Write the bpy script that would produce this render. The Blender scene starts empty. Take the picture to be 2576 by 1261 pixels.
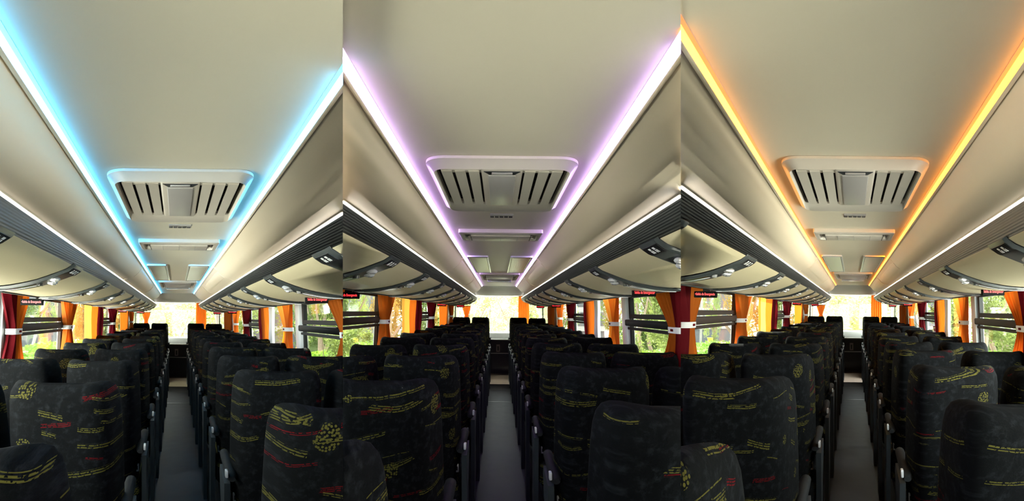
import bpy, bmesh, math, random
from mathutils import Vector, Matrix
random.seed(7)
SC = bpy.context.scene
COL = SC.collection

# ------------------------------------------------------------------ camera, world, sun, exposure
F = 1050.0                       # focal length in pixels of the 2576 px frame
PHI = math.atan((786 - 630.5) / F)
CP, SP = math.cos(PHI), math.sin(PHI)
EYE = Vector((0, 0, 1.6))
cam = bpy.data.cameras.new('camera')
cam.sensor_fit = 'HORIZONTAL'; cam.sensor_width = 36.0
cam.lens = F / 2576 * 36.0
cam.clip_start = 0.02; cam.clip_end = 400
camo = bpy.data.objects.new('camera', cam); COL.objects.link(camo)
camo.location = EYE; camo.rotation_euler = (math.pi / 2 + PHI, 0, 0)
SC.camera = camo
SC.view_settings.view_transform = 'Standard'
SC.view_settings.look = 'None'
SC.view_settings.gamma = 1.0
SC.view_settings.use_curve_mapping = False
SC.view_settings.exposure = 0.0
SC.cycles.max_bounces = 7
SC.cycles.diffuse_bounces = 5
SC.cycles.glossy_bounces = 3
SC.cycles.transparent_max_bounces = 10
SC.cycles.use_adaptive_sampling = True
SC.cycles.adaptive_threshold = 0.04
SC.cycles.sample_clamp_indirect = 20.0

world = bpy.data.worlds.new('sky'); SC.world = world
world.use_nodes = True
bgn = world.node_tree.nodes['Background']
bgn.inputs[0].default_value = (0.93, 0.97, 1.0, 1)
bgn.inputs[1].default_value = 12.0
sun = bpy.data.lights.new('sun', 'SUN'); sun.energy = 40.0; sun.angle = 0.01; sun.color = (1.0, 0.95, 0.84)
suno = bpy.data.objects.new('sun', sun); COL.objects.link(suno)
suno.rotation_euler = (math.radians(-36), math.radians(-14), 0)
suno.location = (0, 10, 30)

# ------------------------------------------------------------------ the three cabins
# Each cabin is laid out in its own coordinates (X across, Y forward, Z above eye level) and runs off along its own slanting axis.
class Cabin: pass
def cabin(i, tone, vpx, vpy, wx, wz, lo, hi):
    c = Cabin(); c.i = i; c.tone = tone
    kx = (vpx - 1288.0) / F
    kz = math.tan(PHI - math.atan((vpy - 630.5) / F))
    roll = -0.0105
    zr = Vector((roll, kz, wz))
    c.M = Matrix(((wx + kx * SP * zr.x, kx * (CP + SP * zr.y), kx * SP * zr.z), (0, 1, 0), tuple(zr)))
    c.lo = None if lo is None else (lo - 1288.0) / F
    c.hi = None if hi is None else (hi - 1288.0) / F
    c.objs = []; c.cache = {}
    return c
CABS = [cabin(0, 'blue', 445, 801, .958, .948, None, 862.5),
        cabin(1, 'violet', 1254, 786, 1.0, 1.0, 862.5, 1712.5),
        cabin(2, 'orange', 2143, 783, .969, .99, 1712.5, None)]
XC = 0.017
LDX = -.0065
def T(c, p): return c.M @ Vector(p) + EYE
def yl(yc, z): return (yc - z * SP) / CP          # depth along the lens axis -> cabin Y

# ------------------------------------------------------------------ materials
MATS = {}
def nodes(name):
    m = bpy.data.materials.new(name); m.use_nodes = True
    nt = m.node_tree
    b = nt.nodes['Principled BSDF']
    MATS[name] = m
    return m, nt, b
def N(nt, typ, **kw):
    n = nt.nodes.new(typ)
    for k, v in kw.items(): setattr(n, k, v)
    return n
def plain(name, col, rough=.5, metal=0.0, noise=0.06, nscale=18, bump=0.0, spec=.5):
    m, nt, b = nodes(name)
    b.inputs['Roughness'].default_value = rough; b.inputs['Metallic'].default_value = metal
    b.inputs['Specular IOR Level'].default_value = spec
    tc = N(nt, 'ShaderNodeTexCoord'); no = N(nt, 'ShaderNodeTexNoise')
    no.inputs['Scale'].default_value = nscale; no.inputs['Detail'].default_value = 4
    nt.links.new(tc.outputs['Object'], no.inputs['Vector'])
    mx = N(nt, 'ShaderNodeMix', data_type='RGBA')
    mx.inputs[6].default_value = tuple(x * (1 - noise) for x in col) + (1,)
    mx.inputs[7].default_value = tuple(min(1, x * (1 + noise)) for x in col) + (1,)
    nt.links.new(no.outputs['Fac'], mx.inputs[0]); nt.links.new(mx.outputs[2], b.inputs['Base Color'])
    if bump:
        bp = N(nt, 'ShaderNodeBump'); bp.inputs['Strength'].default_value = bump; bp.inputs['Distance'].default_value = .01
        nt.links.new(no.outputs['Fac'], bp.inputs['Height']); nt.links.new(bp.outputs[0], b.inputs['Normal'])
    return m
plain('ceiling_panel', (.70, .64, .50), .42, noise=.02, nscale=5)
plain('cove_panel', (.88, .75, .56), .45, noise=.02, nscale=5)
plain('rack_panel', (.60, .53, .34), .5, noise=.04, nscale=260)
plain('front_panel', (.42, .40, .35), .5)
plain('moulded_plastic', (.62, .57, .49), .38, noise=.02)
plain('smoke_plastic', (.42, .40, .385), .35, noise=.02)
plain('dark_gap', (.06, .056, .05), .8)
plain('grey_plastic', (.052, .060, .060), .35, noise=.05)
plain('black_plastic', (.012, .013, .013), .3)
plain('chrome', (.66, .67, .67), .25, metal=.35, noise=.02)
plain('lamp_glass', (.55, .57, .58), .08, metal=.6, noise=.02)
plain('icon_white', (.8, .8, .8), .5)
plain('wall_grey', (.50, .50, .47), .5, noise=.03)
plain('pillar_white', (.75, .76, .75), .4, noise=.02)
plain('frame_black', (.014, .015, .014), .6, spec=.2)
plain('frame_brown', (.035, .020, .012), .6, spec=.2)
plain('tie_white', (.72, .72, .70), .55)
plain('seat_frame', (.030, .036, .041), .5, noise=.1, spec=.3)
plain('seat_dark', (.008, .009, .010), .7, spec=.2)
plain('arm_pad', (.010, .011, .012), .7, spec=.15)
plain('sign_black', (.008, .008, .008), .9, spec=.05)
plain('buckle', (.55, .56, .58), .3, metal=.3)
plain('dash_light', (.55, .56, .52), .5)
plain('dash_dark', (.05, .045, .04), .5)
plain('step_tan', (.14, .105, .07), .5)
plain('tag_paper', (.30, .24, .22), .6)
plain('bark', (.16, .12, .08), .9, noise=.4, nscale=20)
plain('building_grey', (.055, .062, .065), .8)
plain('building_pale', (.20, .20, .19), .8)
plain('pane_dark', (.06, .065, .07), .2)
plain('yellow_paint', (.7, .5, .02), .5)
plain('road', (.62, .60, .56), .9, noise=.12, nscale=3)
plain('lawn', (.10, .20, .025), .95, noise=.5, nscale=30)

def ribbed():
    m, nt, b = nodes('ribbed_band')
    b.inputs['Base Color'].default_value = (.085, .088, .086, 1); b.inputs['Roughness'].default_value = .5
    b.inputs['Metallic'].default_value = .0
    tc = N(nt, 'ShaderNodeTexCoord'); sp = N(nt, 'ShaderNodeSeparateXYZ'); mm = N(nt, 'ShaderNodeMath', operation='MULTIPLY')
    si = N(nt, 'ShaderNodeMath', operation='SINE'); bp = N(nt, 'ShaderNodeBump')
    nt.links.new(tc.outputs['Object'], sp.inputs[0]); nt.links.new(sp.outputs[2], mm.inputs[0]); mm.inputs[1].default_value = 900
    nt.links.new(mm.outputs[0], si.inputs[0]); nt.links.new(si.outputs[0], bp.inputs['Height'])
    bp.inputs['Strength'].default_value = .25; bp.inputs['Distance'].default_value = .002
    nt.links.new(bp.outputs[0], b.inputs['Normal'])
ribbed()
def emit(name, col, s):
    m, nt, b = nodes(name)
    b.inputs['Base Color'].default_value = (.1, .1, .1, 1)
    b.inputs['Emission Color'].default_value = col + (1,); b.inputs['Emission Strength'].default_value = s
    return m
emit('light_line', (1.0, .95, .86), 9)
LED = {'blue': ((.08, .50, 1.0), 30, (.10, .62, 1.0), 4), 'violet': ((.60, .38, 1.0), 32, (.66, .42, 1.0), 3.5),
       'orange': ((1.0, .33, .02), 10.0, (1.0, .20, .05), 1.9)}
for k, (c1, s1, c2, s2) in LED.items():
    emit('led_core_' + k, c1, s1); emit('led_soft_' + k, c2, s2)
emit('sign_red', (1.0, .02, .03), 1.6)
def glass():
    m, nt, b = nodes('window_glass')
    out = nt.nodes['Material Output']
    tr = N(nt, 'ShaderNodeBsdfTransparent'); tr.inputs[0].default_value = (.92, .95, .92, 1)
    gl = N(nt, 'ShaderNodeBsdfGlossy'); gl.inputs['Roughness'].default_value = .02
    fr = N(nt, 'ShaderNodeFresnel'); fr.inputs[0].default_value = 1.45
    mx = N(nt, 'ShaderNodeMixShader')
    half = N(nt, 'ShaderNodeMath', operation='MULTIPLY'); half.inputs[1].default_value = .35
    nt.links.new(fr.outputs[0], half.inputs[0]); nt.links.new(half.outputs[0], mx.inputs[0])
    nt.links.new(tr.outputs[0], mx.inputs[1]); nt.links.new(gl.outputs[0], mx.inputs[2])
    nt.links.new(mx.outputs[0], out.inputs[0]); nt.nodes.remove(b)
glass()
def cloth(name, col, tcol, amt):
    m, nt, b = nodes(name)
    out = nt.nodes['Material Output']
    b.inputs['Base Color'].default_value = col + (1,); b.inputs['Roughness'].default_value = .85
    b.inputs['Specular IOR Level'].default_value = .1
    tr = N(nt, 'ShaderNodeBsdfTranslucent'); tr.inputs[0].default_value = tcol + (1,)
    mx = N(nt, 'ShaderNodeMixShader'); mx.inputs[0].default_value = amt
    tc = N(nt, 'ShaderNodeTexCoord'); no = N(nt, 'ShaderNodeTexNoise'); no.inputs['Scale'].default_value = 160
    bp = N(nt, 'ShaderNodeBump'); bp.inputs['Strength'].default_value = .2
    nt.links.new(tc.outputs['Object'], no.inputs['Vector']); nt.links.new(no.outputs['Fac'], bp.inputs['Height']); nt.links.new(bp.outputs[0], b.inputs['Normal'])
    nt.links.new(b.outputs[0], mx.inputs[1]); nt.links.new(tr.outputs[0], mx.inputs[2]); nt.links.new(mx.outputs[0], out.inputs[0])
cloth('curtain_orange', (.62, .17, .02), (.60, .14, .012), .5)
cloth('curtain_gold', (.75, .38, .06), (.85, .42, .07), .6)
cloth('curtain_red', (.14, .006, .010), (.10, .004, .008), .4)
def leafmat(name, c1, c2, tr_amt=.45):
    m, nt, b = nodes(name)
    out = nt.nodes['Material Output']
    tc = N(nt, 'ShaderNodeTexCoord'); no = N(nt, 'ShaderNodeTexNoise'); no.inputs['Scale'].default_value = 2.5
    mx = N(nt, 'ShaderNodeMix', data_type='RGBA'); mx.inputs[6].default_value = c1 + (1,); mx.inputs[7].default_value = c2 + (1,)
    nt.links.new(tc.outputs['Object'], no.inputs['Vector']); nt.links.new(no.outputs['Fac'], mx.inputs[0])
    tr = N(nt, 'ShaderNodeBsdfTranslucent'); ms = N(nt, 'ShaderNodeMixShader'); ms.inputs[0].default_value = tr_amt
    nt.links.new(mx.outputs[2], b.inputs['Base Color']); nt.links.new(mx.outputs[2], tr.inputs[0]); b.inputs['Roughness'].default_value = .6
    nt.links.new(b.outputs[0], ms.inputs[1]); nt.links.new(tr.outputs[0], ms.inputs[2]); nt.links.new(ms.outputs[0], out.inputs[0])
leafmat('leaf_green', (.030, .060, .008), (.095, .145, .022))
leafmat('leaf_pale', (.10, .15, .03), (.26, .31, .08))
leafmat('leaf_gold', (.16, .105, .015), (.32, .21, .04))
leafmat('leaf_painted_glare', (.17, .21, .04), (.50, .51, .24))  # leaf colour paled to paint the sun glare beyond the windscreen
leafmat('leaf_hedge', (.09, .20, .012), (.20, .36, .03))

def fabric():
    m, nt, b = nodes('seat_fabric')
    L = nt.links.new
    b.inputs['Roughness'].default_value = .95; b.inputs['Specular IOR Level'].default_value = .06
    b.inputs['Sheen Weight'].default_value = .0
    tc = N(nt, 'ShaderNodeTexCoord'); oi = N(nt, 'ShaderNodeObjectInfo')
    sp = N(nt, 'ShaderNodeSeparateXYZ'); L(tc.outputs['Object'], sp.inputs[0])
    def math_(op, a, bb=None, cc=None):
        n = N(nt, 'ShaderNodeMath', operation=op)
        for i, v in enumerate((a, bb, cc)):
            if v is None: continue
            if isinstance(v, (int, float)): n.inputs[i].default_value = v
            else: L(v, n.inputs[i])
        return n.outputs[0]
    yy = math_('MULTIPLY', sp.outputs[1], .8)
    u = math_('ADD', math_('ADD', sp.outputs[0], yy), math_('MULTIPLY', oi.outputs['Random'], 37.0))
    v = math_('ADD', sp.outputs[2], math_('MULTIPLY', oi.outputs['Random'], 11.0))
    no = N(nt, 'ShaderNodeTexNoise', noise_dimensions='2D'); no.inputs['Scale'].default_value = 6
    uv0 = N(nt, 'ShaderNodeCombineXYZ'); L(u, uv0.inputs[0]); L(v, uv0.inputs[1]); L(uv0.outputs[0], no.inputs['Vector'])
    # ---- strokes: one brush stroke per wide cell
    def strokes(su, sv, off, keep, half_len, freq, half_w, col_gate=None):
        cu = math_('MULTIPLY', math_('ADD', u, off), su); cv = math_('MULTIPLY', math_('ADD', v, off * .37), sv)
        co = N(nt, 'ShaderNodeCombineXYZ'); L(cu, co.inputs[0]); L(cv, co.inputs[1])
        vo = N(nt, 'ShaderNodeTexVoronoi', voronoi_dimensions='2D'); vo.inputs['Scale'].default_value = 1; vo.inputs['Randomness'].default_value = .8
        L(co.outputs[0], vo.inputs['Vector'])
        pp = N(nt, 'ShaderNodeSeparateXYZ'); L(vo.outputs['Position'], pp.inputs[0])
        cc_ = N(nt, 'ShaderNodeSeparateColor'); L(vo.outputs['Color'], cc_.inputs[0])
        dx = math_('DIVIDE', math_('SUBTRACT', cu, pp.outputs[0]), su); dz = math_('DIVIDE', math_('SUBTRACT', cv, pp.outputs[1]), sv)
        bend = math_('MULTIPLY', math_('SUBTRACT', cc_.outputs[1], .35), 2.6)
        tilt = math_('MULTIPLY', math_('SUBTRACT', cc_.outputs[2], .5), .5)
        dz = math_('SUBTRACT', dz, math_('MULTIPLY', math_('MULTIPLY', dx, dx), bend))
        dz = math_('SUBTRACT', dz, math_('MULTIPLY', dx, tilt))
        dz = math_('ADD', dz, math_('MULTIPLY', math_('SUBTRACT', no.outputs['Fac'], .5), .02))
        hw = math_('MULTIPLY', half_w, math_('ADD', cc_.outputs[1], .25))
        k = math_('LESS_THAN', math_('ABSOLUTE', dz), hw)
        k = math_('MULTIPLY', k, math_('LESS_THAN', math_('ABSOLUTE', dx), math_('MULTIPLY', half_len, math_('ADD', cc_.outputs[2], .4))))
        k = math_('MULTIPLY', k, math_('GREATER_THAN', math_('SINE', math_('MULTIPLY', dz, freq)), -.1))
        k = math_('MULTIPLY', k, math_('GREATER_THAN', cc_.outputs[0], keep))
        fn = N(nt, 'ShaderNodeTexNoise', noise_dimensions='2D'); fn.inputs['Scale'].default_value = 120
        L(uv0.outputs[0], fn.inputs['Vector'])
        return math_('MULTIPLY', k, math_('GREATER_THAN', fn.outputs['Fac'], .42))
    yel = strokes(4.2, 10.5, 0.0, .42, .095, 700, .011)
    yel2 = strokes(6.0, 13.0, 5.3, .62, .06, 900, .008)
    red = strokes(6.5, 11.0, 9.1, .74, .045, 1100, .008)
    # ---- dotted flowers
    vo = N(nt, 'ShaderNodeTexVoronoi', voronoi_dimensions='2D'); vo.inputs['Scale'].default_value = 5.6; vo.inputs['Randomness'].default_value = .9
    off = N(nt, 'ShaderNodeVectorMath', operation='ADD'); off.inputs[1].default_value = (3.3, 8.1, 0); L(uv0.outputs[0], off.inputs[0]); L(off.outputs[0], vo.inputs['Vector'])
    cc_ = N(nt, 'ShaderNodeSeparateColor'); L(vo.outputs['Color'], cc_.inputs[0])
    rad = math_('MULTIPLY', math_('ADD', cc_.outputs[1], .5), .145)
    inside = math_('MULTIPLY', math_('LESS_THAN', vo.outputs['Distance'], rad), math_('GREATER_THAN', cc_.outputs[0], .55))
    dv = N(nt, 'ShaderNodeTexVoronoi', voronoi_dimensions='2D'); dv.inputs['Scale'].default_value = 105; dv.inputs['Randomness'].default_value = .7
    L(uv0.outputs[0], dv.inputs['Vector'])
    fl = math_('MULTIPLY', inside, math_('LESS_THAN', dv.outputs['Distance'], .36))
    yall = math_('MAXIMUM', math_('MAXIMUM', yel, yel2), fl)
    # ---- mottled ground
    ns = N(nt, 'ShaderNodeTexNoise', noise_dimensions='2D'); ns.inputs['Scale'].default_value = 34; ns.inputs['Detail'].default_value = 6; ns.inputs['Roughness'].default_value = .7
    L(uv0.outputs[0], ns.inputs['Vector'])
    rp = N(nt, 'ShaderNodeMapRange'); rp.inputs[1].default_value = .5; rp.inputs[2].default_value = .75; L(ns.outputs['Fac'], rp.inputs[0])
    m0 = N(nt, 'ShaderNodeMix', data_type='RGBA'); m0.inputs[6].default_value = (.0035, .0038, .0042, 1); m0.inputs[7].default_value = (.013, .0145, .0165, 1); L(rp.outputs[0], m0.inputs[0])
    m1 = N(nt, 'ShaderNodeMix', data_type='RGBA'); m1.inputs[7].default_value = (.085, .002, .004, 1); L(red, m1.inputs[0]); L(m0.outputs[2], m1.inputs[6])
    m2 = N(nt, 'ShaderNodeMix', data_type='RGBA'); m2.inputs[7].default_value = (.075, .068, .014, 1); L(yall, m2.inputs[0]); L(m1.outputs[2], m2.inputs[6])
    L(m2.outputs[2], b.inputs['Base Color'])
    bp = N(nt, 'ShaderNodeBump'); bp.inputs['Strength'].default_value = .3; bp.inputs['Distance'].default_value = .004
    L(ns.outputs['Fac'], bp.inputs['Height']); L(bp.outputs[0], b.inputs['Normal'])
fabric()
def floormat():
    m, nt, b = nodes('aisle_vinyl')
    tc = N(nt, 'ShaderNodeTexCoord'); no = N(nt, 'ShaderNodeTexNoise'); no.inputs['Scale'].default_value = 9; no.inputs['Detail'].default_value = 5
    nt.links.new(tc.outputs['Object'], no.inputs['Vector'])
    mr = N(nt, 'ShaderNodeMapRange'); mr.inputs[3].default_value = .42; mr.inputs[4].default_value = .55
    nt.links.new(no.outputs['Fac'], mr.inputs[0]); nt.links.new(mr.outputs[0], b.inputs['Roughness'])
    b.inputs['Base Color'].default_value = (.058, .062, .075, 1); b.inputs['Specular IOR Level'].default_value = .05
    bp = N(nt, 'ShaderNodeBump'); bp.inputs['Strength'].default_value = .02; bp.inputs['Distance'].default_value = .002
    nt.links.new(no.outputs['Fac'], bp.inputs['Height']); nt.links.new(bp.outputs[0], b.inputs['Normal'])
floormat()
def prism_lens():
    m, nt, b = nodes('prism_lens')
    b.inputs['Base Color'].default_value = (.78, .80, .74, 1); b.inputs['Metallic'].default_value = .3; b.inputs['Roughness'].default_value = .22
    tc = N(nt, 'ShaderNodeTexCoord'); bp = N(nt, 'ShaderNodeBump'); ck = N(nt, 'ShaderNodeTexVoronoi')
    ck.inputs['Scale'].default_value = 110; ck.inputs['Randomness'].default_value = 0
    nt.links.new(tc.outputs['Object'], ck.inputs['Vector']); nt.links.new(ck.outputs['Distance'], bp.inputs['Height'])
    bp.inputs['Strength'].default_value = .7; bp.inputs['Distance'].default_value = .004
    nt.links.new(bp.outputs[0], b.inputs['Normal'])
prism_lens()

# ------------------------------------------------------------------ shapes (lists of vertices and faces in cabin coordinates)
def merge(*parts):
    V, Fc = [], []
    for v, f in parts:
        o = len(V); V += v; Fc += [tuple(i + o for i in q) for q in f]
    return V, Fc
def box(x0, x1, y0, y1, z0, z1):
    V = [(x, y, z) for x in (x0, x1) for y in (y0, y1) for z in (z0, z1)]
    return V, [(0, 1, 3, 2), (4, 6, 7, 5), (0, 4, 5, 1), (2, 3, 7, 6), (0, 2, 6, 4), (1, 5, 7, 3)]
def bbox(x0, x1, y0, y1, z0, z1, r=.006, seg=2):
    bm = bmesh.new()
    v, f = box(x0, x1, y0, y1, z0, z1)
    vs = [bm.verts.new(p) for p in v]
    for q in f: bm.faces.new([vs[i] for i in q])
    bmesh.ops.recalc_face_normals(bm, faces=bm.faces)
    bmesh.ops.bevel(bm, geom=list(bm.edges), offset=r, segments=seg, affect='EDGES', profile=.5)
    bm.verts.index_update()
    out = [tuple(q.co) for q in bm.verts], [tuple(q.index for q in g.verts) for g in bm.faces]
    bm.free(); return out
def prism(poly, y0, y1):                     # closed XZ polygon pushed along Y
    n = len(poly)
    V = [(x, y0, z) for x, z in poly] + [(x, y1, z) for x, z in poly]
    return V, [(i, (i + 1) % n, n + (i + 1) % n, n + i) for i in range(n)] + [tuple(range(n - 1, -1, -1)), tuple(range(n, 2 * n))]
def sheet(prof, y0, y1, th, ny=1):           # open XZ profile with thickness, pushed along Y
    n = len(prof); off = []
    for i in range(n):
        a = prof[max(i - 1, 0)]; b = prof[min(i + 1, n - 1)]
        d = Vector((b[0] - a[0], b[1] - a[1])).normalized()
        off.append((prof[i][0] - d.y * th, prof[i][1] + d.x * th))
    return prism(list(prof) + off[::-1], y0, y1)
def loft(rings, cap0=True, cap1=True):
    n = len(rings[0]); V = [p for r in rings for p in r]; Fc = []
    for k in range(len(rings) - 1):
        for i in range(n):
            j = (i + 1) % n
            Fc.append((k * n + i, k * n + j, (k + 1) * n + j, (k + 1) * n + i))
    if cap0: Fc.append(tuple(range(n - 1, -1, -1)))
    if cap1: Fc.append(tuple((len(rings) - 1) * n + i for i in range(n)))
    return V, Fc
def rrect(x0, x1, y0, y1, r, z, n=6):
    out = []
    for cx, cy, a0 in ((x1 - r, y1 - r, 0), (x0 + r, y1 - r, 90), (x0 + r, y0 + r, 180), (x1 - r, y0 + r, 270)):
        for k in range(n + 1):
            a = math.radians(a0 + 90 * k / n); out.append((cx + r * math.cos(a), cy + r * math.sin(a), z))
    return out
def tube(pts, r, n=8):
    rings = []
    for i, p in enumerate(pts):
        p = Vector(p); d = (Vector(pts[min(i + 1, len(pts) - 1)]) - Vector(pts[max(i - 1, 0)])).normalized()
        a = d.orthogonal().normalized(); b = d.cross(a)
        rr = r[i] if isinstance(r, (list, tuple)) else r
        rings.append([tuple(p + a * rr * math.cos(t) + b * rr * math.sin(t)) for t in (2 * math.pi * k / n for k in range(n))])
    return loft(rings)
def ellipsoid(cx, cy, cz, rx, ry, rz, n=10, m=6):
    rings = []
    for k in range(1, m):
        t = math.pi * k / m
        rings.append([(cx + rx * math.sin(t) * math.cos(a), cy + ry * math.sin(t) * math.sin(a), cz - rz * math.cos(t)) for a in (2 * math.pi * i / n for i in range(n))])
    return loft(rings)
def mirror(vf, s):                           # s = -1: other side of the cabin
    if s > 0: return vf
    return [(-x, y, z) for x, y, z in vf[0]], [tuple(reversed(q)) for q in vf[1]]
def side(vf, s, xc=XC):                      # half coordinates -> cabin X
    v, f = mirror(vf, s)
    return [(x + xc, y, z) for x, y, z in v], f

def meshdata(name, V, Fc, mat, smooth):
    me = bpy.data.meshes.new(name)
    me.from_pydata([tuple(v) for v in V], [], Fc); me.update()
    bm = bmesh.new(); bm.from_mesh(me); bmesh.ops.recalc_face_normals(bm, faces=bm.faces); bm.to_mesh(me); bm.free()
    if smooth:
        me.shade_smooth(); me.set_sharp_from_angle(angle=math.radians(38))
    me.materials.append(MATS[mat])
    return me
def part(c, name, vf, mat, base=(0, 0, 0), parent=None, smooth=False, key=None):
    """one mesh object of cabin c; vf in cabin coordinates, base = the thing's foot point"""
    b = Vector(base)
    me = c.cache.get(key) if key else None
    if me is None:
        me = meshdata(name, [c.M @ (Vector(v) - b) for v in vf[0]], vf[1], mat, smooth)
        if key: c.cache[key] = me
    o = bpy.data.objects.new(name, me); COL.objects.link(o)
    if parent is None: o.location = T(c, base)
    else: o.parent = parent
    c.objs.append((o, T(c, base)))
    return o
def tag(o, label=None, cat=None, group=None, kind=None):
    for k, v in (('label', label), ('category', cat), ('group', group), ('kind', kind)):
        if v: o[k] = v
    return o
def thing(c, name, base, label, cat, group=None):
    o = bpy.data.objects.new(name, None); COL.objects.link(o); o.location = T(c, base); o.empty_display_size = .1
    return tag(o, label, cat, group)
def struct(c, name, vf, mat, **k):
    return tag(part(c, name, vf, mat, **k), kind='structure')
ORD = 'first second third fourth fifth sixth seventh eighth ninth tenth eleventh twelfth thirteenth fourteenth'.split()
SIDE = {-1: 'left', 1: 'right'}
Y0, YL, YF = .28, 6.75, 12.3                 # start of the cabins, end of the coloured strips, windscreen
FLOOR, DECK = -1.60, -1.44

# ------------------------------------------------------------------ shell of one cabin
RACK = [(.477, .228), (.500, .212), (.545, .194), (.59, .177), (.63, .164), (.67, .153), (.71, .145), (.75, .138), (.79, .133), (.83, .130), (.87, .128), (.912, .128)]
PILL = {-1: [2.86, 4.42, 6.02, 7.62, 9.4, 10.9], 1: [2.62, 4.16, 5.62, 7.15, 8.9, 10.6]}
def shell(c):
    t = c.tone
    struct(c, 'ceiling', box(XC - .30, XC + .30, Y0, YL, .4205, .44), 'ceiling_panel')
    for s in (-1, 1):
        cv = [(.2775, .408), (.2845, .404), (.2865, .4075), (.291, .403), (.299, .393), (.314, .371), (.335, .347), (.361, .328), (.392, .314), (.420, .306), (.436, .3025), (.4395, .2990), (.4455, .2990)]
        cv = [((x + s * LDX) if x < .30 else x, z) for x, z in cv]
        cvo = struct(c, 'trim_' + str(1 + (s > 0)), side(prism(cv + [(.47, .2990), (.47, .44), (.2775 + s * LDX, .44)], Y0, 3.16), s), 'cove_panel', smooth=True)
        cv2 = [(a + .002, b + .002) if i in (5, 6, 7, 8) else (a, b) for i, (a, b) in enumerate(cv)]
        part(c, 'cove_panel', side(prism(cv2 + [(.47, .2990), (.47, .44), (.2775 + s * LDX, .44)], 3.172, 4.9), s), 'cove_panel', parent=cvo, smooth=True)
        part(c, 'cove_panel', side(prism(cv + [(.47, .2990), (.47, .44), (.2775 + s * LDX, .44)], 4.912, YL + .02), s), 'cove_panel', parent=cvo, smooth=True)
        # a moulded bulge where the cove hides a duct
        bl = []
        for k, y in enumerate((3.2, 3.45, 4.3, 4.62)):
            q = (.0, .010, .010, 0)[k]
            bl.append([(x + XC * s, y, z) for x, z in ((.300, .395), (.315 - q * .3, .371 - q * .4), (.336 - q * .6, .347 - q * .6), (.362 - q * .2, .328 - q * .2), (.39, .36), (.31, .42))])
        part(c, 'cove_bulge', mirror(loft(bl), s), 'cove_panel', parent=cvo, smooth=True)
        # walls with window openings
        w = [side(box(1.24, 1.30, Y0, YF, FLOOR, -.56), s), side(box(1.24, 1.30, Y0, YF, .24, .54), s)]
        wo = struct(c, 'wall_' + SIDE[s], merge(*w), 'wall_grey')
        for y in PILL[s]:
            part(c, 'pillar', side(bbox(1.215, 1.30, y - .07, y + .07, -.56, .24, .012), s), 'pillar_white', parent=wo, smooth=True)
        ends = [Y0] + PILL[s] + [YF]
        for i in range(len(ends) - 1):
            a, b = ends[i] + .07, ends[i + 1] - .07
            if i == len(ends) - 3:            # blanked panel by the front
                part(c, 'blank_panel', side(box(1.245, 1.28, a, b, -.56, .24), s), 'wall_grey', parent=wo)
                continue
            win = struct(c, 'window_%d' % i, side(box(1.268, 1.272, a, b, -.56, .24), s), 'window_glass')
            fr = 'frame_brown' if s < 0 and i in (1, 3) else 'frame_black'
            m = [box(1.25, 1.28, a, a + .035, -.56, .24), box(1.25, 1.28, b - .035, b, -.56, .24), box(1.25, 1.28, a + .035, b - .035, -.56, -.53)]
            part(c, 'frame', side(merge(*m), s), fr, parent=win)
            if i in (1, 3):
                m0, m1 = a + .12, b - .07
                m = [box(1.225, 1.262, m0, m1, -.045, -.005), box(1.225, 1.262, m0, m1, .145, .190), box(1.225, 1.262, m0, m0 + .05, -.005, .145), box(1.225, 1.262, m1 - .05, m1, -.005, .145)]
                part(c, 'hopper_frame', side(merge(*m), s), fr, parent=win)
                part(c, 'blind_bar', side(bbox(1.195, 1.26, m0 - .06, m1 + .05, -.115, -.055, .012), s), fr, parent=win, smooth=True)
                part(c, 'sill_bar', side(bbox(1.215, 1.26, m0 - .04, m1 + .03, -.150, -.125, .006), s), fr, parent=win)
    # floor
    fl = struct(c, 'floor', box(-.26 + XC, .26 + XC, Y0, 9.72, FLOOR - .03, FLOOR), 'aisle_vinyl')
    part(c, 'floor_join', box(-.26 + XC, .26 + XC, 7.85, 7.87, FLOOR, FLOOR + .002), 'black_plastic', parent=fl)
    part(c, 'floor_join', box(-.26 + XC, .26 + XC, 9.0, 9.02, FLOOR, FLOOR + .002), 'black_plastic', parent=fl)
    for s in (-1, 1):
        part(c, 'seat_plinth', side(box(.26, 1.24, Y0, 11.0, FLOOR - .03, DECK), s), 'seat_dark', parent=fl)
    part(c, 'step_well', box(-1.24 + XC, 1.24 + XC, 9.75, YF, -1.98, -1.95), 'dash_dark', parent=fl)
    part(c, 'step', bbox(-.45, .48, 10.42, 10.66, -1.95, -1.50, .01), 'step_tan', parent=fl)
    # front bulkhead over the windscreen, dash, lower panels
    prof = [(YL, .4205), (6.95, .418), (7.3, .400), (7.8, .362), (8.3, .337), (8.55, .332), (8.6, .345), (8.6, .46), (YL, .46)]
    rings = []
    for x in (-.46, -.36, -.2, 0, .2, .36, .46):
        d = -.22 * (x / .46) ** 2
        rings.append([(x + XC, y + (d if 0 < i < 7 else 0), z) for i, (y, z) in enumerate(prof)])
    struct(c, 'trim_3', loft(rings), 'front_panel', smooth=True)
    struct(c, 'ceiling', box(-1.26, 1.28, 8.5, YF, .46, .48), 'front_panel')
    struct(c, 'roof', box(-1.34 + XC, 1.34 + XC, -.2, YF + .15, .53, .56), 'building_pale'); c.keep = c.objs.pop()  # unseen slab, added to stop daylight leaking in at the cabin seams
    wf = struct(c, 'wall_front', box(-1.24 + XC, 1.24 + XC, YF - .30, YF, -1.95, -.56), 'dash_light')
    part(c, 'dash_shelf', bbox(-1.2, 1.23, 11.7, YF - .3, -.74, -.555, .03), 'dash_light', parent=wf, smooth=True)
    part(c, 'lower_panel', bbox(-.5, .53, 10.7, 10.76, -1.95, -.70, .01), 'dash_dark', parent=wf)
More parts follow.
